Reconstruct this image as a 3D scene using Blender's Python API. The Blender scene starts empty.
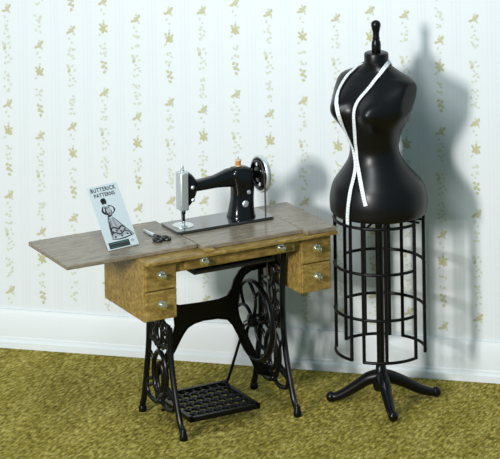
import bpy, bmesh, math, random
from mathutils import Vector, Matrix
from mathutils.bvhtree import BVHTree
random.seed(7)
PI = math.pi
scn = bpy.context.scene
COL = scn.collection

# ------------------------------------------------------------------ materials
def mat(name, base=(.5, .5, .5), rough=.5, metal=0., spec=.5, coat=0.):
    m = bpy.data.materials.new(name); m.use_nodes = True
    b = m.node_tree.nodes['Principled BSDF']
    b.inputs['Base Color'].default_value = (*base, 1)
    b.inputs['Roughness'].default_value = rough
    b.inputs['Metallic'].default_value = metal
    b.inputs['Specular IOR Level'].default_value = spec
    b.inputs['Coat Weight'].default_value = coat
    b.inputs['Coat Roughness'].default_value = .2
    return m

def nd(m, t, **kw):
    n = m.node_tree.nodes.new(t)
    for k, v in kw.items():
        if hasattr(n, k): setattr(n, k, v)
        else: n.inputs[k].default_value = v
    return n
def lk(m, a, b): m.node_tree.links.new(a, b)
def ramp(m, fac, stops):
    r = nd(m, 'ShaderNodeValToRGB')
    while len(r.color_ramp.elements) < len(stops): r.color_ramp.elements.new(.5)
    for e, (p, c) in zip(r.color_ramp.elements, stops):
        e.position = p; e.color = (*c, 1)
    lk(m, fac, r.inputs['Fac']); return r
def bsdf(m): return m.node_tree.nodes['Principled BSDF']

def wood(name, dark, mid, light, stretch, rough=.38, speck=.5):
    m = mat(name, mid, rough, 0, .5)
    tc = nd(m, 'ShaderNodeTexCoord')
    mp = nd(m, 'ShaderNodeMapping'); mp.inputs['Scale'].default_value = stretch
    lk(m, tc.outputs['Object'], mp.inputs['Vector'])
    n1 = nd(m, 'ShaderNodeTexNoise', Scale=9., Detail=6., Roughness=.7, Distortion=.6)
    n2 = nd(m, 'ShaderNodeTexNoise', Scale=42., Detail=3., Roughness=.75)
    lk(m, mp.outputs[0], n1.inputs['Vector']); lk(m, tc.outputs['Object'], n2.inputs['Vector'])
    mx = nd(m, 'ShaderNodeMath', operation='MULTIPLY_ADD'); mx.inputs[1].default_value = speck; 
    lk(m, n2.outputs['Fac'], mx.inputs[0]); lk(m, n1.outputs['Fac'], mx.inputs[2])
    r = ramp(m, mx.outputs[0], [(.5, dark), (.74, mid), (.98, light)])
    lk(m, r.outputs[0], bsdf(m).inputs['Base Color'])
    bp = nd(m, 'ShaderNodeBump', Strength=.12, Distance=.002)
    lk(m, mx.outputs[0], bp.inputs['Height']); lk(m, bp.outputs[0], bsdf(m).inputs['Normal'])
    return m

M = {}
M['oak'] = wood('oak_wood', (.105, .060, .012), (.235, .146, .032), (.40, .275, .078), (2, 6, 6), .42, .55)
M['oak_top'] = wood('oak_top_wood', (.14, .11, .076), (.25, .205, .148), (.37, .31, .235), (1.2, 7, 6), .26, .35)  # same oak; its grey sheen is partly painted into these lighter tones
M['iron'] = mat('black_cast_iron', (.0025, .0028, .003), .30, 0, .2)
M['dark_wood'] = mat('dark_stained_wood', (.02, .016, .010), .5)
M['japan'] = mat('black_enamel', (.003, .0035, .004), .16, 0, .38)
M['chrome'] = mat('polished_steel', (.80, .82, .83), .30, 1.)
M['satin'] = mat('satin_nickel', (.72, .75, .76), .42, .85)
M['brass'] = mat('pale_brass', (.78, .74, .56), .27, 1.)
M['needle'] = mat('needle_steel', (.55, .57, .58), .35, .9)
M['bed'] = mat('bed_enamel', (.014, .017, .019), .13, 0, 1., 1.)
M['thread'] = mat('orange_thread', (.50, .19, .035), .7)
M['spoolwood'] = mat('spool_wood', (.62, .52, .33), .5)
M['leather'] = mat('leather_belt', (.035, .028, .022), .6)
M['plastic'] = mat('black_torso_plastic', (.003, .0027, .003), .33, 0, .28)
m = M['plastic']
_n = nd(m, 'ShaderNodeTexNoise', Scale=9., Detail=2.)
_t = nd(m, 'ShaderNodeTexCoord'); lk(m, _t.outputs['Object'], _n.inputs['Vector'])
_b = nd(m, 'ShaderNodeBump', Strength=.06, Distance=.01); lk(m, _n.outputs['Fac'], _b.inputs['Height']); lk(m, _b.outputs[0], bsdf(m).inputs['Normal'])
M['pole'] = mat('black_pole_paint', (.0025, .0025, .003), .3, 0, .26)
M['wire'] = mat('black_wire_paint', (.0025, .0025, .003), .4, 0, .2)
M['tape'] = mat('white_tape', (.66, .69, .685), .6)
M['ink'] = mat('printed_ink', (.02, .022, .025), .7)
M['greyink'] = mat('grey_printed_ink', (.33, .35, .37), .7)
M['greenink'] = mat('green_printed_ink', (.04, .12, .10), .7)
M['card'] = mat('white_card', (.52, .585, .60), .55)
M['blackhandle'] = mat('black_handle', (.01, .01, .01), .35)
M['trim'] = mat('white_trim_paint', (.635, .668, .68), .5)
M['flower'] = mat('olive_flower_print', (.455, .45, .285), .8)
M['flower2'] = mat('pale_leaf_print', (.535, .55, .45), .8)
M['flower3'] = mat('ochre_bloom_print', (.44, .425, .24), .8)

# wallpaper ground: off-white with faint vertical stripes
m = M['paper'] = mat('striped_wallpaper', (.82, .84, .83), .8, 0, .3)
tc = nd(m, 'ShaderNodeTexCoord'); sx = nd(m, 'ShaderNodeSeparateXYZ'); lk(m, tc.outputs['Object'], sx.inputs[0])
PIT, X0 = .151, -1.13
a = nd(m, 'ShaderNodeMath', operation='MULTIPLY_ADD'); a.inputs[1].default_value = 1/PIT; a.inputs[2].default_value = -X0/PIT + 20
lk(m, sx.outputs['X'], a.inputs[0])
f = nd(m, 'ShaderNodeMath', operation='FRACT'); lk(m, a.outputs[0], f.inputs[0])
r = ramp(m, f.outputs[0], [(.36, (.645, .672, .685)), (.385, (.605, .645, .665)), (.41, (.645, .672, .685)), (.47, (.645, .672, .685)), (.5, (.60, .643, .663)), (.53, (.645, .672, .685)), (.62, (.618, .655, .672)), (.64, (.645, .672, .685))])
lk(m, r.outputs[0], bsdf(m).inputs['Base Color'])

# loop pile carpet
m = M['carpet'] = mat('olive_carpet', (.2, .18, .05), .95, 0, .1)
tc = nd(m, 'ShaderNodeTexCoord')
mp = nd(m, 'ShaderNodeMapping'); mp.inputs['Scale'].default_value = (1, .34, 1)
m0 = nd(m, 'ShaderNodeMapping'); m0.inputs['Rotation'].default_value = (0, 0, .22); lk(m, tc.outputs['Object'], m0.inputs['Vector'])
lk(m, m0.outputs[0], mp.inputs['Vector'])
n1 = nd(m, 'ShaderNodeTexNoise', Scale=80., Detail=3., Roughness=.62); lk(m, mp.outputs[0], n1.inputs['Vector'])
n2 = nd(m, 'ShaderNodeTexNoise', Scale=9., Detail=3., Roughness=.6); lk(m, mp.outputs[0], n2.inputs['Vector'])
vo = nd(m, 'ShaderNodeTexVoronoi', Scale=70.); lk(m, mp.outputs[0], vo.inputs['Vector'])
s1 = nd(m, 'ShaderNodeMath', operation='MULTIPLY_ADD'); s1.inputs[1].default_value = .35; lk(m, n2.outputs['Fac'], s1.inputs[0]); lk(m, n1.outputs['Fac'], s1.inputs[2])
r = ramp(m, s1.outputs[0], [(.46, (.115, .088, .008)), (.66, (.285, .224, .036)), (.87, (.54, .45, .135))])
lk(m, r.outputs[0], bsdf(m).inputs['Base Color'])
s2 = nd(m, 'ShaderNodeMath', operation='SUBTRACT'); lk(m, n1.outputs['Fac'], s2.inputs[0]); lk(m, vo.outputs['Distance'], s2.inputs[1])
bp = nd(m, 'ShaderNodeBump', Strength=.9, Distance=.012); lk(m, s2.outputs[0], bp.inputs['Height']); lk(m, bp.outputs[0], bsdf(m).inputs['Normal'])

# ------------------------------------------------------------------ mesh helpers
def obj(name, bm, material, parent=None, off=(0, 0, 0), smooth=35, bevel=0):
    """link a bmesh as one mesh object; off is the parent's base in build coordinates"""
    bmesh.ops.recalc_face_normals(bm, faces=bm.faces[:])
    bmesh.ops.translate(bm, verts=bm.verts[:], vec=-Vector(off))
    me = bpy.data.meshes.new(name); bm.to_mesh(me); bm.free()
    o = bpy.data.objects.new(name, me); COL.objects.link(o)
    mats = material if isinstance(material, (list, tuple)) else [material]
    for mm in mats: me.materials.append(mm)
    if parent: o.parent = parent
    if smooth:
        me.polygons.foreach_set('use_smooth', [True]*len(me.polygons))
        me.set_sharp_from_angle(angle=math.radians(smooth))
    if bevel:
        md = o.modifiers.new('bevel', 'BEVEL'); md.width = bevel; md.segments = 2; md.limit_method = 'ANGLE'; md.angle_limit = math.radians(40)
    return o

def box(bm, x0, x1, y0, y1, z0, z1):
    v = [bm.verts.new((x, y, z)) for x in (x0, x1) for y in (y0, y1) for z in (z0, z1)]
    for f in ((0, 1, 3, 2), (4, 6, 7, 5), (0, 4, 5, 1), (2, 3, 7, 6), (0, 2, 6, 4), (1, 5, 7, 3)):
        bm.faces.new([v[i] for i in f])
    return v

def loft(bm, rings, closed=False, cap=True):
    rs = [[bm.verts.new(p) for p in r] for r in rings]
    n = len(rs[0])
    pairs = list(zip(rs, rs[1:])) + ([(rs[-1], rs[0])] if closed else [])
    for A, B in pairs:
        for i in range(n):
            j = (i+1) % n
            bm.faces.new((A[i], A[j], B[j], B[i]))
    if cap and not closed:
        bm.faces.new(rs[0][::-1]); bm.faces.new(rs[-1])
    return rs

def spline(pts, n=6, closed=False):
    P = [Vector(p) for p in pts]; out = []
    m = len(P)
    for i in range(m if closed else m-1):
        if closed: a, b, c, d = P[(i-1) % m], P[i], P[(i+1) % m], P[(i+2) % m]
        else: a, b, c, d = P[max(i-1, 0)], P[i], P[i+1], P[min(i+2, m-1)]
        for k in range(n):
            t = k/n
            out.append(.5*((2*b)+(c-a)*t+(2*a-5*b+4*c-d)*t*t+(3*b-a-3*c+d)*t**3))
    if not closed: out.append(P[-1])
    return out

def sweep(bm, pts, r, axis=None, rb=None, closed=False, seg=8):
    """tube along pts; r may be a list; axis = fixed binormal for planar curves with rb the radius along it"""
    P = [Vector(p) for p in pts]; n = len(P)
    R = r if isinstance(r, (list, tuple)) else [r]*n
    rings = []; prev = None
    for i, p in enumerate(P):
        if closed: t = P[(i+1) % n]-P[(i-1) % n]
        else: t = P[min(i+1, n-1)]-P[max(i-1, 0)]
        t.normalize()
        if axis is not None:
            b = Vector(axis); nn = b.cross(t).normalized(); b = t.cross(nn)
        else:
            if prev is None:
                h = Vector((0, 0, 1)) if abs(t.z) < .9 else Vector((1, 0, 0))
                nn = h.cross(t).normalized()
            else: nn = (prev - t*prev.dot(t)).normalized()
            prev = nn; b = t.cross(nn)
        k = (rb/R[i]*R[i] if rb else R[i])
        rings.append([p+nn*(R[i]*math.cos(2*PI*j/seg))+b*(k*math.sin(2*PI*j/seg)) for j in range(seg)])
    loft(bm, rings, closed)

def lathe(bm, prof, c=(0, 0, 0), axis='z', seg=24):
    """prof: list of (radius, height); axis of revolution through c"""
    rings = []
    for r, h in prof:
        r = max(r, 1e-4); ring = []
        for j in range(seg):
            a = 2*PI*j/seg; x, y = r*math.cos(a), r*math.sin(a)
            p = {'z': (x, y, h), 'x': (h, x, y), 'y': (x, h, -y)}[axis]
            ring.append(Vector(c)+Vector(p))
        rings.append(ring)
    loft(bm, rings)

def prism(bm, outline, a0, a1, plane='xz'):
    """extrude a 2-D outline between a0 and a1 on the remaining axis"""
    def P(u, w, a): return {'xz': (u, a, w), 'yz': (a, u, w), 'xy': (u, w, a)}[plane]
    loft(bm, [[P(u, w, a0) for u, w in outline], [P(u, w, a1) for u, w in outline]])

def ball(bm, c, r, sz=1., seg=14):
    prof = [(r*math.sin(PI*i/10), -r*sz*math.cos(PI*i/10)) for i in range(11)]
    lathe(bm, prof, c, 'z', seg)

def B(): return bmesh.new()

def thing(name, label, cat, loc, rotz=0.):
    o = bpy.data.objects.new(name, None); COL.objects.link(o)
    o.empty_display_size = .1
    o.location = loc; o.rotation_euler = (0, 0, rotz); o['label'] = label; o['category'] = cat
    return o
def tag(o, label, cat): o['label'] = label; o['category'] = cat; return o
def struct(o): o['kind'] = 'structure'; return o

# ------------------------------------------------------------------ the room
bm = B(); box(bm, -3.2, 4.2, -6.0, .3, -.12, 0)
floor = struct(obj('floor', bm, M['carpet'], smooth=0))

bm = B(); box(bm, -3.2, 4.2, 0, .15, 0, 2.7)
nblob = 0
def blob(cx, cz, pts, mi):
    global nblob; nblob += 1
    y = -.0004-.00008*(nblob % 7)
    vs = [bm.verts.new((cx+x, y, cz+z)) for x, z in pts]
    f = bm.faces.new(vs); f.material_index = mi
def leaf(cx, cz, L, W, ang, mi):
    c, s = math.cos(ang), math.sin(ang)
    o = [(-L*.5, 0), (-L*.2, W*.45), (L*.15, W*.5), (L*.5, 0), (L*.15, -W*.5), (-L*.2, -W*.45)]
    blob(cx, cz, [(x*c-y*s, x*s+y*c) for x, y in o], mi)
def bloom(cx, cz, r, mi, pet=5, depth=.22):
    n = pet*6; ph = random.uniform(0, 6); am = [random.uniform(.8, 1.12) for _ in range(n)]
    blob(cx, cz, [((am[i//6]*r*(1-depth+depth*math.cos(pet*2*PI*i/n)))*math.cos(2*PI*i/n+ph), am[i//6]*r*(1-depth+depth*math.cos(pet*2*PI*i/n))*math.sin(2*PI*i/n+ph)) for i in range(n)], mi)
PXM = 1/242.
PHASE = {0: 50, 1: 178, 2: 73, 3: 136, 4: 63, 5: 147, 6: 56, 7: 140, 8: 60, 9: 148, 10: 66, 11: 150, 12: 64, 13: 181, 14: 69}
def column(n):
    x = X0+PIT*n
    k_ = (x+1.16)/2.257; PXM = 1/(222.8+11.4*k_)
    zv = 1.552+.078*k_-PHASE.get(n, 60 if n % 2 == 0 else 150)*PXM
    for k in (-2, -1, 0, 1, 2, 3):
        b = zv-k*.835
        J = lambda s: random.uniform(-s, s)
        def put(dy, fn, *a):
            z = b-dy*PXM
            if .19 < z < 2.6: fn(z, *a)
        # hanging vine: a leafy garland with a heavier leaf top left
        put(-6, lambda z: leaf(x-.014, z, .030, .016, 2.2+J(.3), 2))
        put(-2, lambda z: leaf(x-.011, z, .022, .014, 1.2, 1))
        for dy, dx, an in ((-7, .006, .7), (-3, .016, .9), (2, -.004, 2.4), (5, .008, .5), (7, -.006, .8), (8, .018, 2.3), (12, .004, .5), (13, -.010, 2.2)):
            put(dy, lambda z: leaf(x+dx+J(.002), z, .017, .009, an+J(.4), 2))
        # sprigs
        for base in (24, 31, 38, 98, 106, 163, 171):
            for dx in (-.011, .009, .0, .004):
                dd = base+J(3)
                put(dd, lambda z: leaf(x+dx+J(.007), z, .016, .0095, J(1.5), 2))
        # leafy blob, star bloom, cluster, leafy blob
        for dy in (54, 145):
            put(dy, lambda z: bloom(x+.003, z, .0155, 1, 4, .2))
            put(dy-3, lambda z: leaf(x+.014, z, .022, .013, .9+J(.4), 1))
            put(dy+2, lambda z: leaf(x-.013, z, .024, .012, .3+J(.4), 1))
            put(dy-4, lambda z: leaf(x+.002, z, .018, .010, 1.7, 2))
            put(dy+3, lambda z: leaf(x+.013, z, .018, .010, 2.2, 2))
            put(dy+8, lambda z: leaf(x-.008, z, .017, .010, 1.2, 2))
            put(dy+12, lambda z: leaf(x+.004, z, .014, .009, .4, 2))
        put(81, lambda z: bloom(x, z, .020, 3, 5, .2))
        for dy, dx, an in ((78, .015, .6), (83, .014, 2.4), (77, -.013, 2.3), (76, .002, 1.6)):
            put(dy, lambda z: leaf(x+dx, z, .018, .011, an+J(.3), 1))
        put(87, lambda z: leaf(x-.016, z, .02, .009, .8, 2))
        put(73, lambda z: leaf(x+.003, z, .016, .008, 1.3, 2))
        for dy, dx in ((114, -.007), (115, .008), (119, -.004), (120, .011), (124, .004), (118, .0)):
            put(dy, lambda z: leaf(x+dx, z, .019, .013, J(1.5), 1))
for n in range(-5, 24): column(n)
bmesh.ops.recalc_face_normals(bm, faces=bm.faces[:])
me = bpy.data.meshes.new('wall_back'); bm.to_mesh(me); bm.free()
wall = struct(bpy.data.objects.new('wall_back', me)); COL.objects.link(wall)
for k in ('paper', 'flower', 'flower2', 'flower3'): me.materials.append(M[k])

bm = B()
prism(bm, [(0, 0), (-.024, 0), (-.024, .028), (-.020, .034), (-.016, .037), (-.016, .046), (-.0135, .050), (-.0135, .150), (-.010, .160), (-.0085, .170), (0, .172)], -3.2, 4.2, 'yz')
struct(obj('baseboard_back', bm, M['trim'], smooth=25))

# ------------------------------------------------------------------ the treadle table
TA = math.radians(42.428); TB = Vector((0, -.6127, 0))
TR = Matrix.Rotation(TA, 3, 'Z')
def tw(p): return TR @ Vector(p) + TB

T = thing('treadle_table', 'oak treadle sewing table with open side leaf and black cast iron stand', 'sewing table', TB, TA)
oak, otop, iron = M['oak'], M['oak_top'], M['iron']

# frame under the top, open in the middle for the machine
bm = B()
U0, U1, V0, V1 = -.437, .437, -.243, .192
def ledge(x0, x1, y0, y1): box(bm, x0, x1, y0, y1, .738, .752)
ledge(U0, U1, V0, -.005); ledge(U0, U1, .145, V1); ledge(U0, -.16, -.005, .145); ledge(.252, U1, -.005, .145)
obj('top_frame', bm, oak, T, smooth=0, bevel=.003)
# fixed top: right end and the strip behind the machine
bm = B()
prism(bm, [(.294, -.238), (.434, -.238), (.434, .188), (-.168, .188), (-.168, .148), (.264, .148), (.264, -.010), (.294, -.010)], .7525, .7705, 'xy')
obj('tabletop', bm, otop, T, smooth=0, bevel=.003)
bm = B(); box(bm, -.168, .292, -.200, -.0125, .7525, .7705)
obj('front_flap', bm, otop, T, smooth=0, bevel=.003)
bm = B(); box(bm, -.750, -.1715, -.160, .226, .7525, .7705)
obj('folding_leaf', bm, otop, T, smooth=0, bevel=.004)
bm = B(); box(bm, -.172, -.128, -.232, -.203, .7525, .762)
obj('flap_hinge', bm, oak, T, smooth=0, bevel=.002)

def knob(px, pz, y, parent):
    bm = B()
    lathe(bm, [(.0185, 0), (.0185, -.0025), (.0155, -.004), (.009, -.006), (.0065, -.010), (.0085, -.014), (.0125, -.018), (.0135, -.022), (.0115, -.026), (.007, -.028), (.001, -.0285)], (px, y, pz), 'y', 20)
    return obj('knob', bm, M['brass'], parent)

for s in (-1, 1):
    x0, x1 = (-.430, -.285) if s < 0 else (.285, .430)
    bm = B(); box(bm, x0, x1, -.188, .188, .500, .738)
    obj('drawer_case', bm, oak, T, smooth=0, bevel=.004)
    for z0, z1 in ((.504, .6195), (.6235, .735)):
        bm = B(); box(bm, x0+.003, x1-.003, -.200, -.189, z0, z1)
        d = obj('drawer', bm, oak, T, smooth=0, bevel=.005)
        knob((x0+x1)/2, (z0+z1)/2+.002, -.200, d)
bm = B(); box(bm, -.285, .285, -.186, -.170, .680, .738); box(bm, -.285, .285, .165, .182, .62, .738)
obj('apron', bm, oak, T, smooth=0, bevel=.002)
bm = B(); box(bm, -.252, .256, -.204, -.187, .686, .7345)
d = obj('drawer', bm, oak, T, smooth=0, bevel=.006)
knob(-.168, .711, -.204, d); knob(.186, .711, -.204, d)
# tray that hangs under the machine
bm = B()
box(bm, -.172, .205, -.125, .140, .634, .646)
for x in (-.165, .198): box(bm, x-.005, x+.005, -.12, .135, .644, .736)
for y in (-.115, .13): box(bm, -.165, .198, y-.005, y+.005, .644, .736 if y > 0 else .650)
obj('machine_tray', bm, M['dark_wood'], T, smooth=0, bevel=.002)

# ---- cast iron side frames
FRONT = [(-.188, .0), (-.158, .06), (-.130, .13), (-.106, .20), (-.088, .27), (-.078, .34), (-.074, .42), (-.076, .52), (-.084, .62), (-.092, .70), (-.095, .738)]
BACK = [(.190, .0), (.176, .06), (.158, .13), (.143, .20), (.128, .27), (.119, .34), (.115, .42), (.117, .52), (.124, .62), (.131, .70), (.134, .738)]
def edge(P, z):
    for (a, za), (b, zb) in zip(P, P[1:]):
        if za <= z <= zb: return a+(b-a)*(z-za)/(zb-za)
def side_frame(u, top):
    bm = B()
    ax = (1, 0, 0)
    def cv(pts, r, n=6, closed=False, rb=None):
        sweep(bm, spline([(u, v, z) for v, z in pts], n, closed), r*1.2, ax, rb or r*1.05, closed, 8)
    for P in (FRONT, BACK):
        pts = [(v, z) for v, z in P if z <= top] 
        pts[0] = (pts[0][0], .025)
        cv(pts, .0118)
    mid = lambda z: (edge(FRONT, z)+edge(BACK, z))/2
    # top plate and cross rails
    box(bm, u-.012, u+.012, edge(FRONT, top)-.012, edge(BACK, top)+.012, top-.012, top)
    for z, r in ((.685 if top > .6 else .488, .008), (.335, .007)):
        cv([(edge(FRONT, z), z), (mid(z), z-.006), (edge(BACK, z), z)], r)
    # foot garland: two drooping scrolls that meet a central boss
    m0 = mid(.12)
    cv([(edge(FRONT, .17), .17), (edge(FRONT, .12)+.03, .098), (m0-.045, .082), (m0, .10), (m0+.045, .082), (edge(BACK, .12)-.03, .098), (edge(BACK, .17), .17)], .0085)
    cv([(edge(FRONT, .10), .105), (edge(FRONT, .10)+.035, .128), (m0-.048, .15), (m0-.03, .118), (m0, .10)], .006)
    cv([(edge(BACK, .10), .105), (edge(BACK, .10)-.035, .128), (m0+.048, .15), (m0+.03, .118), (m0, .10)], .006)
    # large oval ring above it, with an inner loop
    def oval(c, zc, rv, rz, r):
        cv([(c+rv*math.cos(k*PI/6), zc+rz*math.sin(k*PI/6)) for k in range(12)], r, 3, True)
    oval(mid(.21), .205, .060, .092, .0095)
    oval(mid(.21), .195, .026, .058, .0075)
    # scrolls from the ring to the legs
    for sgn, P in ((-1, FRONT), (1, BACK)):
        e = edge(P, .25); c = mid(.25)
        cv([(c+sgn*.060, .235), (c+sgn*.082, .275), (e-sgn*.004, .262)], .006)
        cv([(c+sgn*.056, .18), (c+sgn*.085, .165), (edge(P, .15)-sgn*.004, .15)], .006)
        cv([(c+sgn*.030, .318), (c+sgn*.058, .345), (c+sgn*.070, .40), (c+sgn*.045, .43), (c+sgn*.028, .40), (c+sgn*.045, .375)], .0065)
    # central chain of ovals up to the top
    zs = [.375, .455] if top < .6 else [.375, .455, .535, .615]
    for z in zs:
        oval(mid(z), z, .026, .042, .0088)
        ball(bm, (u, mid(z), z+.040), .011, 1, 10)
        for sgn, P in ((-1, FRONT), (1, BACK)):
            c = mid(z); e = edge(P, z)
            cv([(c+sgn*.022, z), (c+sgn*.05, z+.022), (e, z+.030)], .0058)
            cv([(c+sgn*.022, z), (c+sgn*.05, z-.026), (e, z-.030)], .0058)
    if top > .6: cv([(mid(.66), .655), (mid(.7), .735)], .008)
    else: pass
    ball(bm, (u, m0, .10), .016, 1, 12); ball(bm, (u, mid(.32), .322), .014, 1, 12)
    f = obj('side_frame', bm, iron, T, smooth=50)
    for v in (-.188, .190):
        bm = B()
        lathe(bm, [(.010, .001), (.0155, .001), (.017, .006), (.017, .020), (.0125, .028), (.0125, .040), (.009, .046)], (u, v*1.0, 0), 'z', 16)
        obj('foot', bm, iron, f)
    return f
side_frame(-.262, .500)
side_frame(.263, .738)

# ---- brace that joins the frames, forked at both ends
OUT = [(-.255, .492), (-.20, .475), (-.158, .461), (-.05, .456), (.03, .456), (.068, .464), (.090, .492), (.102, .526), (.128, .560), (.168, .580), (.268, .588),
       (.268, .562), (.178, .556), (.148, .541), (.128, .512), (.116, .47), (.110, .42), (.119, .37), (.14, .32), (.165, .265), (.19, .215), (.215, .162), (.268, .130),
       (.268, .098), (.205, .118), (.165, .200), (.117, .292), (.09, .343), (.066, .370), (.02, .382), (-.05, .385), (-.09, .379), (-.12, .367), (-.137, .350), (-.155, .325), (-.177, .289), (-.21, .24), (-.255, .195),
       (-.255, .228), (-.222, .268), (-.2, .31), (-.186, .345), (-.176, .38), (-.18, .42), (-.21, .442), (-.255, .452)]
bm = B()
vs = [bm.verts.new((x, .043, z)) for x, z in OUT]; vb = [bm.verts.new((x, .057, z)) for x, z in OUT]
n = len(OUT)
for i in range(n): bm.faces.new((vs[i], vs[(i+1) % n], vb[(i+1) % n], vb[i]))
bm.faces.new(vs[::-1]); bm.faces.new(vb)
bm.normal_update()
bmesh.ops.triangulate(bm, ngon_method='EAR_CLIP', faces=[f for f in bm.faces if len(f.verts) > 4])
# raised rim along the front face
sweep(bm, [(x, .043, z) for x, z in OUT], .0045, (0, 1, 0), .005, True, 6)
obj('cross_brace', bm, iron, T, smooth=30)

# ---- flywheel
WC = Vector((.172, .010, .358)); WR = .160
bm = B()
sweep(bm, [WC+Vector((0, WR*math.cos(2*PI*k/56), WR*math.sin(2*PI*k/56))) for k in range(56)], .0085, (1, 0, 0), .0115, True, 10)
lathe(bm, [(.012, -.026), (.026, -.022), (.028, -.008), (.022, 0), (.028, .008), (.022, .02), (.012, .024)], WC, 'x', 20)
for k in range(5):
    a = 2*PI*k/5+.35
    def pp(r, da): return WC+Vector((0, r*math.cos(a+da), r*math.sin(a+da)))
    sweep(bm, spline([pp(.02, 0), pp(.06, .22), (pp(.095, .10)), pp(.128, -.12), pp(WR-.004, -.30)], 5), .0065, (1, 0, 0), .008, False, 8)
    sweep(bm, spline([pp(.095, .10), pp(.128, .26), pp(WR-.004, .42)], 5), .0055, (1, 0, 0), .007, False, 8)
fw = obj('flywheel', bm, iron, T, smooth=50)
bm = B(); sweep(bm, [WC+Vector((.02, 0, 0)), (.286, .010, .358)], .011, None, None, False, 12)
obj('axle', bm, iron, fw)
# ---- treadle plate: a frame filled with a cast lattice
bm = B()
x0, x1, y0, y1, z = -.226, .078, -.188, .118, .078
for a, b in (((x0, y0), (x1, y0)), ((x1, y0), (x1, y1)), ((x1, y1), (x0, y1)), ((x0, y1), (x0, y0))):
    dx, dy = b[0]-a[0], b[1]-a[1]
    box(bm, min(a[0], b[0])-.008, max(a[0], b[0])+.008, min(a[1], b[1])-.008, max(a[1], b[1])+.008, z-.010, z+.009)
NX, NY = 8, 6
for i in range(NX):
    for j in range(NY):
        cx = x0+(i+.5)*(x1-x0)/NX; cy = y0+(j+.5)*(y1-y0)/NY
        hx, hy = (x1-x0)/NX/2, (y1-y0)/NY/2
        ring = [(cx+hx*1.02*math.cos(k*PI/4), cy+hy*1.02*math.sin(k*PI/4), z) for k in range(8)]
        sweep(bm, ring, .0045, (0, 0, 1), .006, True, 6)
        ball(bm, (cx+hx, cy+hy, z+.002), .008, .8, 8)
for j in range(1, NY): box(bm, x0, x1, y0+j*(y1-y0)/NY-.0035, y0+j*(y1-y0)/NY+.0035, z-.006, z+.003)
obj('treadle', bm, iron, T, smooth=40)
bm = B(); sweep(bm, [(-.262, .012, .060), (.080, .012, .060)], .006, None, None, False, 10)
for x in (-.2, .055): box(bm, x-.008, x+.008, .004, .020, .058, .072)
obj('treadle_bar', bm, iron, T)
bm = B()
sweep(bm, spline([(.084, .105, .082), (.100, .10, .115), (.130, .052, .28), (.140, .035, .340)], 5), .0062, None, None, False, 10)
ball(bm, (.086, .105, .086), .011); 
sweep(bm, [(.140, .035, .340), (.158, .022, .354)], .010, None, None, False, 10)
obj('pitman_rod', bm, iron, T)

# ---- drive belt between hand wheel and flywheel
HW = Vector((.247, .070, .944))
def strand(z_, back): return Vector((HW.x-.014-(.944-z_)*.10, (.142-(.90-z_)*-.02 if back else -.004-(.9-z_)*.20), z_))
bm = B()
bt = [strand(z_, True) for z_ in (.750, .70, .62, .50)]
for k in range(13):
    a = -PI*k/12; bt.append(WC+Vector((.012, .167*math.cos(a), .167*math.sin(a))))
bt += [strand(z_, False) for z_ in (.50, .62, .70, .750)]
sweep(bm, bt, .0032, None, None, False, 6)
obj('drive_belt', bm, M['leather'], T)

# ------------------------------------------------------------------ the sewing machine
MO = Vector((.046, .070, .7705))
S = thing('sewing_machine', 'black cast sewing machine with silver end plate standing on the oak table', 'sewing machine', tw(MO), TA)
def rrect(cx, cy, hx, hy, rad, z, axis='z', n=4):
    pts = []
    for qx, qy, a0 in ((1, 1, 0), (-1, 1, PI/2), (-1, -1, PI), (1, -1, 1.5*PI)):
        for k in range(n+1):
            a = a0+PI/2*k/n
            pts.append((cx+qx*(hx-rad)+rad*math.cos(a), cy+qy*(hy-rad)+rad*math.sin(a)))
    if axis == 'z': return [Vector((x, y, z)) for x, y in pts]
    return [Vector((z, x, y)) for x, y in pts]
bm = B()
loft(bm, [rrect(.040, .0695, .226-d, .0825-d, .014, zz) for zz, d in ((.7712, .001), (.7790, .0), (.7815, .002))])
obj('bed_plate', bm, M['bed'], S, MO, 30)
bm = B()
loft(bm, [rrect(-.122, .069, .042, .046, .041, .7818, n=8), rrect(-.122, .069, .042, .046, .041, .7832, n=8)])
obj('needle_plate', bm, M['chrome'], S, MO, 30)
# pillar and arm as one casting
bm = B()
rings = []
for z_, xc, hx, hy in ((.781, .147, .057, .055), (.786, .147, .057, .055), (.792, .147, .054, .051), (.82, .149, .050, .045), (.86, .153, .047, .038), (.90, .155, .048, .038), (.935, .153, .052, .038), (.962, .150, .054, .037), (.978, .146, .048, .033), (.988, .140, .035, .024), (.991, .137, .018, .012)):
    rings.append(rrect(xc, .064, hx, hy, min(hx, hy)*.75, z_, n=5))
loft(bm, rings)
rings = []
for x_, zt, zb, hy in ((.165, .984, .905, .034), (.125, .988, .908, .034), (.087, .985, .912, .032), (.055, .975, .915, .030), (.025, .966, .917, .027), (-.017, .962, .916, .027), (-.050, .960, .916, .027), (-.066, .966, .915, .027), (-.072, .976, .900, .030), (-.084, .990, .876, .032), (-.098, 1.000, .862, .032), (-.104, 1.000, .858, .032)):
    rings.append(rrect(.07, (zt+zb)/2, hy, (zt-zb)/2, min(hy, (zt-zb)/2)*.8, x_, 'x', 5))
loft(bm, rings)
obj('arm', bm, M['japan'], S, MO, 45)
bm = B()
box(bm, -.142, -.1045, .043, .097, .846, 1.004)
obj('face_plate', bm, M['satin'], S, MO, 30, .006)
bm = B()
lathe(bm, [(.0055, .80), (.0055, .850)], (-.124, .058, 0), 'z', 12)
lathe(bm, [(.008, .832), (.008, .850)], (-.124, .058, 0), 'z', 12)
obj('presser_bar', bm, M['japan'], S, MO)
bm = B()
lathe(bm, [(.0012, .784), (.003, .800), (.0035, .824)], (-.124, .074, 0), 'z', 10)
lathe(bm, [(.0045, .818), (.0045, .850)], (-.124, .074, 0), 'z', 10)
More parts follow.
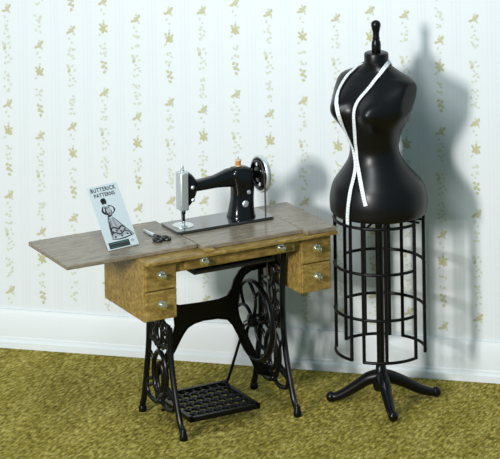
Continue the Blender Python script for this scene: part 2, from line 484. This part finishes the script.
obj('needle', bm, M['needle'], S, MO)
bm = B(); box(bm, -.134, -.116, .038, .066, .7835, .787); box(bm, -.128, -.120, .052, .062, .787, .803)
obj('presser_foot', bm, M['chrome'], S, MO, 30, .0015)
bm = B()
lathe(bm, [(.006, 1.000), (.009, 1.006), (.009, 1.014), (.006, 1.017), (.0065, 1.024), (.005, 1.030), (.001, 1.032)], (-.124, .066, 0), 'z', 14)
obj('thumb_screw', bm, M['satin'], S, MO)
for x_, y_, z_, r_ in ((.166, .0262, .888, .0095), (.147, .0225, .842, .0145)):
    bm = B(); lathe(bm, [(r_, .010), (r_, -.001), (r_*.8, -.004), (r_*.3, -.005), (.001, -.005)], (x_, y_, z_), 'y', 18)
    obj('stitch_regulator', bm, M['satin'], S, MO)
for x_, z_ in ((-.090, .940), (-.088, .888)):
    bm = B(); lathe(bm, [(.008, .006), (.008, -.003), (.005, -.006), (.001, -.0065)], (x_, .041, z_), 'y', 14)
    obj('tension_screw', bm, M['satin'], S, MO)
bm = B(); lathe(bm, [(.002, .985), (.002, 1.030), (.001, 1.031)], (.140, .07, 0), 'z', 8)
obj('spool_pin', bm, M['chrome'], S, MO)
# hand wheel
bm = B()
HR = .0705
lathe(bm, [(.016, -.048), (.016, -.020), (.032, -.016), (.038, -.004), (.024, .012), (.020, .020), (.006, .024)], HW, 'x', 22)
for x_ in (-.019, -.009): sweep(bm, [HW+Vector((x_, .054*math.cos(2*PI*k/32), .054*math.sin(2*PI*k/32))) for k in range(32)], .004, (1, 0, 0), .003, True, 8)
for k in range(6):
    a = 2*PI*k/6+.2
    d = Vector((0, math.cos(a), math.sin(a)))
    sweep(bm, [HW+d*.024, HW+d*.045, HW+d*(HR-.004)], [.015, .0155, .020], (1, 0, 0), .006, False, 8)
sweep(bm, [HW+Vector((-.004, (HR-.006)*math.cos(2*PI*k/40), (HR-.006)*math.sin(2*PI*k/40))) for k in range(40)], .006, (1, 0, 0), .009, True, 8)
hw = obj('hand_wheel', bm, M['japan'], S, MO, 45)
bm = B()
rings = []
for k in range(48):
    a = 2*PI*k/48; d = Vector((0, math.cos(a), math.sin(a)))
    rings.append([HW+d*(HR+r_)+Vector((x_, 0, 0)) for r_, x_ in ((-.004, -.010), (.003, -.011), (.0065, -.006), (.0065, .006), (.003, .010), (-.004, .009))])
loft(bm, rings, True)
obj('wheel_rim', bm, M['satin'], hw, MO, 50)
bm = B()
bt = [Vector((HW.x-.016, .003, .7825)), Vector((HW.x-.0145, .008, .87))]
for k in range(13):
    a = PI-PI*k/12; bt.append(Vector((HW.x-.014, HW.y+.0565*math.cos(a), HW.z+.0565*math.sin(a))))
bt += [Vector((HW.x-.0145, .132, .87)), Vector((HW.x-.016, .138, .7825))]
sweep(bm, bt, .0032, None, None, False, 6)
obj('drive_belt', bm, M['leather'], S, MO)

# ------------------------------------------------------------------ thread spool on its pin
SP = Vector((.140, .07, .9915))
sp = thing('thread_spool', 'small spool of orange thread on top of the sewing machine arm', 'spool', tw(SP), TA)
bm = B(); lathe(bm, [(.011, 0), (.0115, .003), (.0115, .018), (.011, .020)], (0, 0, .003), 'z', 18)
obj('thread', bm, M['thread'], sp)
for z_ in (0, .023):
    bm = B(); lathe(bm, [(.0028, z_), (.0140, z_), (.0140, z_+.003), (.0115, z_+.0035), (.0028, z_+.0035)], (0, 0, 0), 'z', 18)
    obj('spool_flange', bm, M['spoolwood'], sp)

# ------------------------------------------------------------------ scissors on the leaf
SC = Vector((-.279, .016, .7705))
sc_ = thing('scissors', 'small steel scissors with black handles lying on the table leaf', 'scissors', tw(SC), TA+math.radians(3))
for s in (-1, 1):
    bm = B()
    prism(bm, [(-.0085*s, -.005), (.0085*s, -.008), (.0095*s, .03), (.003*s, .098), (-.002*s, .098), (-.005*s, .02)], .0035 if s < 0 else .0062, .0060 if s < 0 else .0087, 'xy')
    bl = obj('blade', bm, M['chrome'], sc_, (0, 0, 0), 30)
    bm = B()
    off = Vector((-.008, 0, 0))
    z_ = .0065
    sweep(bm, spline([(0.004*s, .004, z_), (-.008*s, -.022, z_), (-.014*s, -.040, z_)], 5), [.0055]*11, (0, 0, 1), .0055, False, 8)
    ring = [(-.020*s+.0135*math.cos(k*PI/8), -.060+.0225*math.sin(k*PI/8), z_) for k in range(16)]
    sweep(bm, ring, .0062, (0, 0, 1), .0062, True, 8)
    obj('handle', bm, M['blackhandle'], sc_, (0, 0, 0), 50)
bm = B(); lathe(bm, [(.0052, .0085), (.0052, .0105), (.003, .0115), (.001, .0117)], (0, 0, 0), 'z', 14)
obj('pivot_screw', bm, M['chrome'], sc_)

# ------------------------------------------------------------------ pattern envelope
EO = Vector((-.4525, -.062, .7705))
E_ = thing('pattern_envelope', 'white printed pattern envelope leaning back on the table leaf', 'envelope', tw(EO), TA+math.radians(9.5))
W_, L_, LEAN = .147, .272, math.radians(35)
EM = Matrix.Rotation(-LEAN, 4, 'X') @ Matrix.Identity(4)
def tilt(bm):
    bmesh.ops.transform(bm, matrix=EM, verts=bm.verts[:]); return bm
bm = B(); box(bm, -W_/2, W_/2, 0, .005, .004, L_)
obj('envelope', tilt(bm), M['card'], E_, (0, 0, 0), 0)
# strut behind that holds it up
bm = B()
top = EM @ Vector((0, .006, .16)); y_f = top.y-.004
loft(bm, [[(-.01, top.y, top.z), (.012, top.y, top.z), (.012, top.y+.003, top.z), (-.01, top.y+.003, top.z)], [(-.01, y_f, .001), (.012, y_f, .001), (.012, y_f+.003, .001), (-.01, y_f+.003, .001)]])
obj('easel_strut', bm, M['card'], E_, (0, 0, 0), 0)
def flat(bm, pts, y=-.0006):
    bm.faces.new([bm.verts.new((x, y, z)) for x, z in pts])
def ell(bm, cx, cz, rx, rz, rot=0, y=-.0006, n=14):
    c, s = math.cos(rot), math.sin(rot)
    flat(bm, [(cx+rx*math.cos(2*PI*k/n)*c-rz*math.sin(2*PI*k/n)*s, cz+rx*math.cos(2*PI*k/n)*s+rz*math.sin(2*PI*k/n)*c) for k in range(n)], y)
def stroke(bm, pts, w, y=-.0007):
    P = [Vector((x, 0, z)) for x, z in pts]
    P = spline(P, 4)
    L, R = [], []
    for i, p in enumerate(P):
        t = (P[min(i+1, len(P)-1)]-P[max(i-1, 0)]).normalized(); nn = Vector((t.z, 0, -t.x))
        k = w*(1-.5*abs(2*i/(len(P)-1)-1))
        L.append(bm.verts.new((p.x+nn.x*k/2, y, p.z+nn.z*k/2))); R.append(bm.verts.new((p.x-nn.x*k/2, y, p.z-nn.z*k/2)))
    for i in range(len(P)-1): bm.faces.new((L[i], L[i+1], R[i+1], R[i]))
def grow(bm):
    for v in bm.verts: v.co.x = (v.co.x+.006)*1.06; v.co.z = (v.co.z-.046)*1.0+.044
def lettering(text, size, cx, cz, width):
    cu = bpy.data.curves.new('text', 'FONT'); cu.body = text; cu.size = size; cu.align_x = 'CENTER'; cu.align_y = 'CENTER'
    cu.offset = .0006; cu.space_character = 1.15
    to = bpy.data.objects.new('text', cu); COL.objects.link(to)
    dg = bpy.context.evaluated_depsgraph_get(); dg.update()
    me = bpy.data.meshes.new_from_object(to.evaluated_get(dg))
    bpy.data.objects.remove(to)
    xs = [v.co.x for v in me.vertices]; k = width/(max(xs)-min(xs)); xm = (max(xs)+min(xs))/2
    b2 = B(); b2.from_mesh(me); bpy.data.meshes.remove(me)
    for v in b2.verts: v.co = Vector(((v.co.x-xm)*k+cx, -.0006, v.co.y+cz))
    return b2
def put_letters(*a):
    o = obj('lettering', tilt(lettering(*a)), M['ink'], E_, (0, 0, 0), 0); return o
put_letters('BUTTERICK', .0235, -.002, L_-.018, .122)
put_letters('PATTERNS', .0220, -.004, L_-.041, .100)
# woman in a long flounced dress
bm = B()
ell(bm, -.022, .206, .010, .0115); ell(bm, -.026, .211, .0125, .009, .3); ell(bm, -.031, .203, .006, .010)      # hair
stroke(bm, [(-.034, .186), (-.042, .174), (-.038, .160), (-.026, .150), (-.012, .158)], .0065)                  # near sleeve
stroke(bm, [(-.012, .188), (.004, .180), (.012, .168), (.004, .156), (-.010, .150)], .0055)
stroke(bm, [(-.030, .188), (-.024, .178), (-.012, .178), (-.006, .188)], .003)
stroke(bm, [(-.030, .180), (-.030, .164), (-.026, .146), (-.030, .130)], .004)
stroke(bm, [(-.004, .170), (-.006, .155), (-.010, .142)], .0035)
ell(bm, -.020, .143, .011, .0045, .2)                                                                          # sash
stroke(bm, [(-.030, .140), (-.036, .110), (-.040, .075), (-.042, .046)], .0035)                                # skirt edges
stroke(bm, [(-.010, .138), (.010, .112), (.032, .082), (.056, .054)], .0035)
stroke(bm, [(-.014, .136), (-.008, .105), (.002, .085)], .0022); stroke(bm, [(-.024, .136), (-.026, .11), (-.024, .090)], .0022)
stroke(bm, [(-.038, .086), (-.020, .094), (-.002, .084), (.014, .094), (.030, .084)], .0075)                   # flounces
stroke(bm, [(-.041, .066), (-.022, .072), (.000, .062), (.020, .072), (.044, .064)], .0065)
stroke(bm, [(-.042, .048), (-.020, .044), (.008, .044), (.036, .048), (.058, .052)], .0055)
for q in ((-.03, .076), (-.012, .078), (.006, .074), (.024, .078), (-.026, .054), (.004, .054), (.030, .058), (.044, .056)):
    ell(bm, q[0], q[1], .0055, .0034, random.uniform(-1, 1))
stroke(bm, [(-.036, .184), (-.044, .166), (-.034, .152)], .009); stroke(bm, [(-.026, .182), (-.030, .160), (-.022, .148)], .007)
stroke(bm, [(.002, .182), (.010, .172), (.006, .162)], .005); stroke(bm, [(-.030, .120), (-.034, .09), (-.036, .06)], .006)
ell(bm, -.018, .199, .0035, .006, .2)
grow(bm); obj('dress_drawing', tilt(bm), M['ink'], E_, (0, 0, 0), 0)
bm = B()
flat(bm, [(-.036, .130), (-.010, .136), (.028, .086), (.052, .056), (-.040, .050)], -.0003)
flat(bm, [(-.034, .186), (-.006, .186), (-.006, .146), (-.028, .146)], -.0003); grow(bm)
obj('dress_shading', tilt(bm), M['greyink'], E_, (0, 0, 0), 0)
bm = B(); flat(bm, [(-.066, .008), (.034, .008), (.034, .034), (-.066, .034)], -.0004)
band = obj('printed_band', tilt(bm), M['ink'], E_, (0, 0, 0), 0)
bm = B(); flat(bm, [(-.060, .026), (.028, .026), (.028, .030), (-.060, .030)], -.0008); flat(bm, [(-.058, .012), (-.01, .012), (-.01, .0145), (-.058, .0145)], -.0008)
obj('band_stripe', tilt(bm), M['greenink'], E_, (0, 0, 0), 0)
bm = B(); ell(bm, .050, .026, .009, .005, 0, -.0005)
obj('corner_mark', tilt(bm), M['greyink'], E_, (0, 0, 0), 0)

# ------------------------------------------------------------------ the dress form
DO = Vector((.634, -.376, 0))
D = thing('dress_form', 'black female dress form with wire skirt cage on a three legged stand', 'dress form', DO)
FACE = Vector((-.435, -.900, 0)).normalized(); LAT = Vector((-FACE.y, FACE.x, 0))     # LAT: the form's own left
def bodyp(x, y, z): return DO+LAT*x+FACE*y+Vector((0, 0, z))
# z, half width, depth front, depth back, forward shift
SEC = [(.808, .196, .190, .190, 0), (.818, .203, .197, .197, 0), (.84, .207, .198, .202, 0), (.87, .206, .198, .202, 0), (.905, .200, .192, .195, 0), (.935, .188, .180, .180, .002), (.965, .165, .158, .156, .006), (1.00, .138, .132, .126, .010), (1.035, .116, .112, .103, .014),
       (1.075, .107, .098, .090, .020), (1.115, .112, .102, .092, .026), (1.155, .128, .108, .100, .032), (1.195, .152, .116, .110, .034), (1.235, .174, .122, .116, .030), (1.275, .186, .120, .118, .022), (1.305, .192, .108, .116, .014), (1.333, .194, .094, .108, .006), (1.355, .187, .080, .096, 0),
       (1.373, .165, .068, .082, -.004), (1.388, .130, .060, .068, -.008), (1.402, .094, .055, .058, -.008), (1.416, .068, .052, .053, -.004), (1.432, .054, .050, .050, 0), (1.445, .050, .048, .048, 0)]
def ring(sec, n=72):
    z, a, bf, bb, sh = sec; out = []
    for k in range(n):
        t = 2*PI*k/n; c, s = math.cos(t), math.sin(t)
        p = .92 if 1.1 < z < 1.38 else 1.
        x = a*math.copysign(abs(c)**p, c); y = (bf if s > 0 else bb)*math.copysign(abs(s)**p, s)+sh
        if s > 0:
            g = lambda x0: math.exp(-((x-x0)/.060)**2)
            y += .056*math.exp(-((z-1.255)/.060)**2)*(g(.088)+g(-.088))
        cut = .176                                     # flat armhole discs at the sides
        if 1.19 < z < 1.40:
            x = max(-cut-.1*max(0, abs(x)-cut), min(cut+.1*max(0, abs(x)-cut), x))
        out.append(bodyp(x, y, z))
    return out
def dense(secs, n=4):
    P = [Vector(s[:3]) for s in secs]; Q = [Vector((s[0], s[3], s[4])) for s in secs]
    return [(a.x, a.y, a.z, b.y, b.z) for a, b in zip(spline(P, n), spline(Q, n))]
bm = B(); loft(bm, [ring(s) for s in dense(SEC)])
bv = bm.copy(); bmesh.ops.recalc_face_normals(bv, faces=bv.faces[:]); BVH = BVHTree.FromBMesh(bv)
obj('torso', bm, M['plastic'], D, DO, 60)
bm = B(); lathe(bm, [(.03, 1.428), (.048, 1.428), (.051, 1.432), (.051, 1.463), (.049, 1.468), (.044, 1.471), (.015, 1.472)], DO, 'z', 36)
obj('neck_cap', bm, M['plastic'], D, DO)
bm = B(); lathe(bm, [(.017, 1.469), (.0195, 1.474), (.020, 1.500), (.0185, 1.514), (.0145, 1.522), (.0155, 1.527), (.0132, 1.538), (.0142, 1.554), (.018, 1.570), (.0205, 1.582), (.0200, 1.590), (.016, 1.598), (.008, 1.603), (.001, 1.604)], DO, 'z', 24)
obj('finial', bm, M['pole'], D, DO)
bm = B(); lathe(bm, [(.0165, .14), (.0165, .80)], DO, 'z', 20)
obj('pole', bm, M['pole'], D, DO)

# stand: hub and three curved legs on ball feet
bm = B(); lathe(bm, [(.010, .068), (.030, .066), (.036, .085), (.034, .110), (.028, .135), (.023, .150), (.021, .165), (.017, .170)], DO, 'z', 24)
hub = obj('stand_hub', bm, M['pole'], D, DO)
for fx, fy in ((.420, -.380), (.716, -.546), (.839, -.232)):
    d = Vector((fx, fy, 0))-DO; R = d.length; d.normalize()
    pts = spline([DO+d*.012+Vector((0, 0, .122)), DO+d*.055+Vector((0, 0, .108)), DO+d*(R*.45)+Vector((0, 0, .080)), DO+d*(R*.72)+Vector((0, 0, .042)), DO+d*(R-.022)+Vector((0, 0, .024)), DO+d*R+Vector((0, 0, .024))], 6)
    rr = [.029-.0115*min(1, i/(len(pts)*.8)) for i in range(len(pts))]
    bm = B(); sweep(bm, pts, rr, None, None, False, 14)
    lg = obj('leg', bm, M['pole'], D, DO, 60)
    bm = B(); ball(bm, DO+d*R+Vector((0, 0, .0215)), .0215, 1, 18)
    obj('foot', bm, M['pole'], lg, DO, 60)

# skirt cage: two half shells of wire, hoops at four heights
VIEW = math.atan2(-.969, .246)                       # from the form towards the viewer, in plan
RC = .187
def cp(ang, z, r=RC):                                # ang: 270 = towards viewer, 180 = left
    t = VIEW+math.radians(ang-270)
    return DO+Vector((r*math.cos(t), r*math.sin(t), z))
def arc(a0, a1, z):
    n = max(6, int(abs(a1-a0)/5))
    return [cp(a0+(a1-a0)*k/n, z) for k in range(n+1)]
ZT, ZB = .86, .237
LEV = [.785, .597, .410]
for flip in (0, 180):
    A0, A1 = 167+flip, 318+flip
    gaps = (228, 246) if not flip else (417, 435); am_ = 275 if not flip else 467
    for z in LEV:
        bm = B(); sweep(bm, arc(A0, A1, z), .0066, (0, 0, 1), .0066, False, 8)
        obj('hoop', bm, M['wire'], D, DO, 60)
    for a0, a1 in ((A0, gaps[0]), (gaps[1], A1)):
        bm = B(); sweep(bm, arc(a0, a1, ZB), .0066, (0, 0, 1), .0066, False, 8)
        obj('hoop', bm, M['wire'], D, DO, 60)
    for a in (A0, gaps[0], gaps[1], am_, A1):
        bm = B(); sweep(bm, [cp(a, ZB-.004), cp(a, .5), cp(a, ZT)], .0074, None, None, False, 8)
        obj('upright', bm, M['wire'], D, DO, 60)
# spokes that tie the cage to the pole under the torso
for a in (A0, 250, 330, 70):
    bm = B(); sweep(bm, [DO+Vector((0, 0, .784)), cp(a, .784)], .005, None, None, False, 8)
    obj('cage_spoke', bm, M['wire'], D, DO, 60)

# ------------------------------------------------------------------ camera
cd = bpy.data.cameras.new('camera'); cam = bpy.data.objects.new('camera', cd); COL.objects.link(cam)
CL = Vector((2.7481485, -10.7096173, 3.7899927))
rt = Vector((.9691942, .2458493, -.0148552)); up = Vector((.0144041, .0036328, .9998897)); fw_ = Vector((-.2458762, .9693012, 0.))
FL, PPY = 2529.54, -502.91
cam.matrix_world = Matrix(((rt.x, up.x, -fw_.x, CL.x), (rt.y, up.y, -fw_.y, CL.y), (rt.z, up.z, -fw_.z, CL.z), (0, 0, 0, 1)))
cd.sensor_fit = 'HORIZONTAL'; cd.sensor_width = 36; cd.lens = FL*36/500
cd.shift_x = 0; cd.shift_y = (PPY-229.5)/500
cd.clip_end = 100
scn.camera = cam

# ------------------------------------------------------------------ measuring tape draped over the shoulders
def hit(px, py):
    v = fw_*FL+rt*(px-250)-up*(py-PPY)
    p, nrm, *_ = BVH.ray_cast(CL, v.normalized())
    return p
def surf(p):
    q, nrm, *_ = BVH.find_nearest(p)
    return q, nrm
right = [(388, 62.5), (383, 70), (375.5, 80), (368, 90), (360, 99), (355.5, 108), (354.5, 119), (355.2, 132), (356, 143), (357, 155), (358.5, 167), (360.5, 180), (363, 193), (366, 206)]
left = [(357.5, 66), (351, 73), (344, 82), (339, 92), (337, 103), (338.5, 113), (342.5, 123), (347, 133), (351.5, 143), (354.8, 153), (356.5, 163), (355, 176), (351.5, 190), (349.3, 205), (348.4, 216)]
rp = [hit(*p) for p in right]; lp = [hit(*p) for p in left]
rp = [p for p in rp if p]; lp = [p for p in lp if p]
TOPZ = 1.447
back = []
a_r = math.atan2((rp[0]-DO).y, (rp[0]-DO).x); a_l = math.atan2((lp[0]-DO).y, (lp[0]-DO).x)
while a_l < a_r: a_l += 2*PI
for k in range(1, 12):
    t = k/12; a = a_r+(a_l-a_r)*t
    z_ = rp[0].z+(lp[0].z-rp[0].z)*t+.02*math.sin(PI*t)
    back.append(surf(DO+Vector((.07*math.cos(a), .07*math.sin(a), z_)))[0])
path = spline(rp[::-1]+back+lp, 5)
for _ in range(3):
    path = [path[0]]+[(path[i-1]+path[i]*2+path[i+1])/4 for i in range(1, len(path)-1)]+[path[-1]]
HWD = .0086
bm = B(); ra, rb_ = [], []
for i, p in enumerate(path):
    q, nrm = surf(p)
    lift = .0035+(.0022 if i > len(path)*.5 else 0)
    t = (path[min(i+1, len(path)-1)]-path[max(i-1, 0)]).normalized()
    s = nrm.cross(t).normalized()
    e1, n1_ = surf(q+s*HWD); e2, n2_ = surf(q-s*HWD)
    p1 = q+nrm*lift+s*HWD*.96+n1_*0; p2 = q+nrm*lift-s*HWD*.96
    ra.append((p1, p2, nrm))
for dz in (.012, .034):
    ra.append((ra[len(path)-1][0]-Vector((0, 0, dz)), ra[len(path)-1][1]-Vector((0, 0, dz)), ra[len(path)-1][2]))
TT = .0012
rings = [[p1+nr*TT, p2+nr*TT, p2, p1] for p1, p2, nr in ra]
loft(bm, rings)
tape = tag(obj('measuring_tape', bm, M['tape'], None, (0, 0, 0), 50), 'white measuring tape draped around the neck of the black dress form', 'measuring tape')
bm = B(); acc = 0; nxt = .012
for i in range(1, len(ra)):
    c0 = (ra[i-1][0]+ra[i-1][1])/2; c1 = (ra[i][0]+ra[i][1])/2; L = (c1-c0).length
    while acc+L > nxt:
        t = (nxt-acc)/L; p1 = ra[i-1][0].lerp(ra[i][0], t); p2 = ra[i-1][1].lerp(ra[i][1], t); nr = ra[i][2]
        dr = (c1-c0).normalized()*.0011
        q1 = p1.lerp(p2, .04); q2 = p1.lerp(p2, .45 if round(nxt/.012) % 2 else .8)
        o_ = nr*(TT+.0004)
        bm.faces.new([bm.verts.new(v) for v in (q1-dr+o_, q2-dr+o_, q2+dr+o_, q1+dr+o_)])
        nxt += .012
    acc += L
obj('tick_marks', bm, M['greyink'], tape, (0, 0, 0), 0)

# ------------------------------------------------------------------ light
def area(name, loc, target, w, h, power, color):
    l = bpy.data.lights.new(name, 'AREA'); l.shape = 'RECTANGLE'; l.size = w; l.size_y = h; l.energy = power; l.color = color
    o = bpy.data.objects.new(name, l); COL.objects.link(o); o.location = loc
    o.rotation_euler = (Vector(target)-Vector(loc)).to_track_quat('-Z', 'Y').to_euler()
    return o
area('key_light', (-5.7, -17.5, 5.9), (.2, -.5, .8), 1.6, 2.7, 3050, (1., .985, .96))
area('top_light', (.10, -2.5, 2.95), (.6, -.4, .9), .34, 1.2, 46, (.92, .98, 1.))
w = bpy.data.worlds.new('world'); scn.world = w; w.use_nodes = True
bg = w.node_tree.nodes['Background']; bg.inputs['Color'].default_value = (.53, .84, 1., 1); bg.inputs['Strength'].default_value = .39

scn.cycles.caustics_reflective = False; scn.cycles.caustics_refractive = False
scn.view_settings.view_transform = 'Standard'; scn.view_settings.look = 'None'
scn.view_settings.gamma = 1.; scn.view_settings.use_curve_mapping = False; scn.view_settings.exposure = 0.
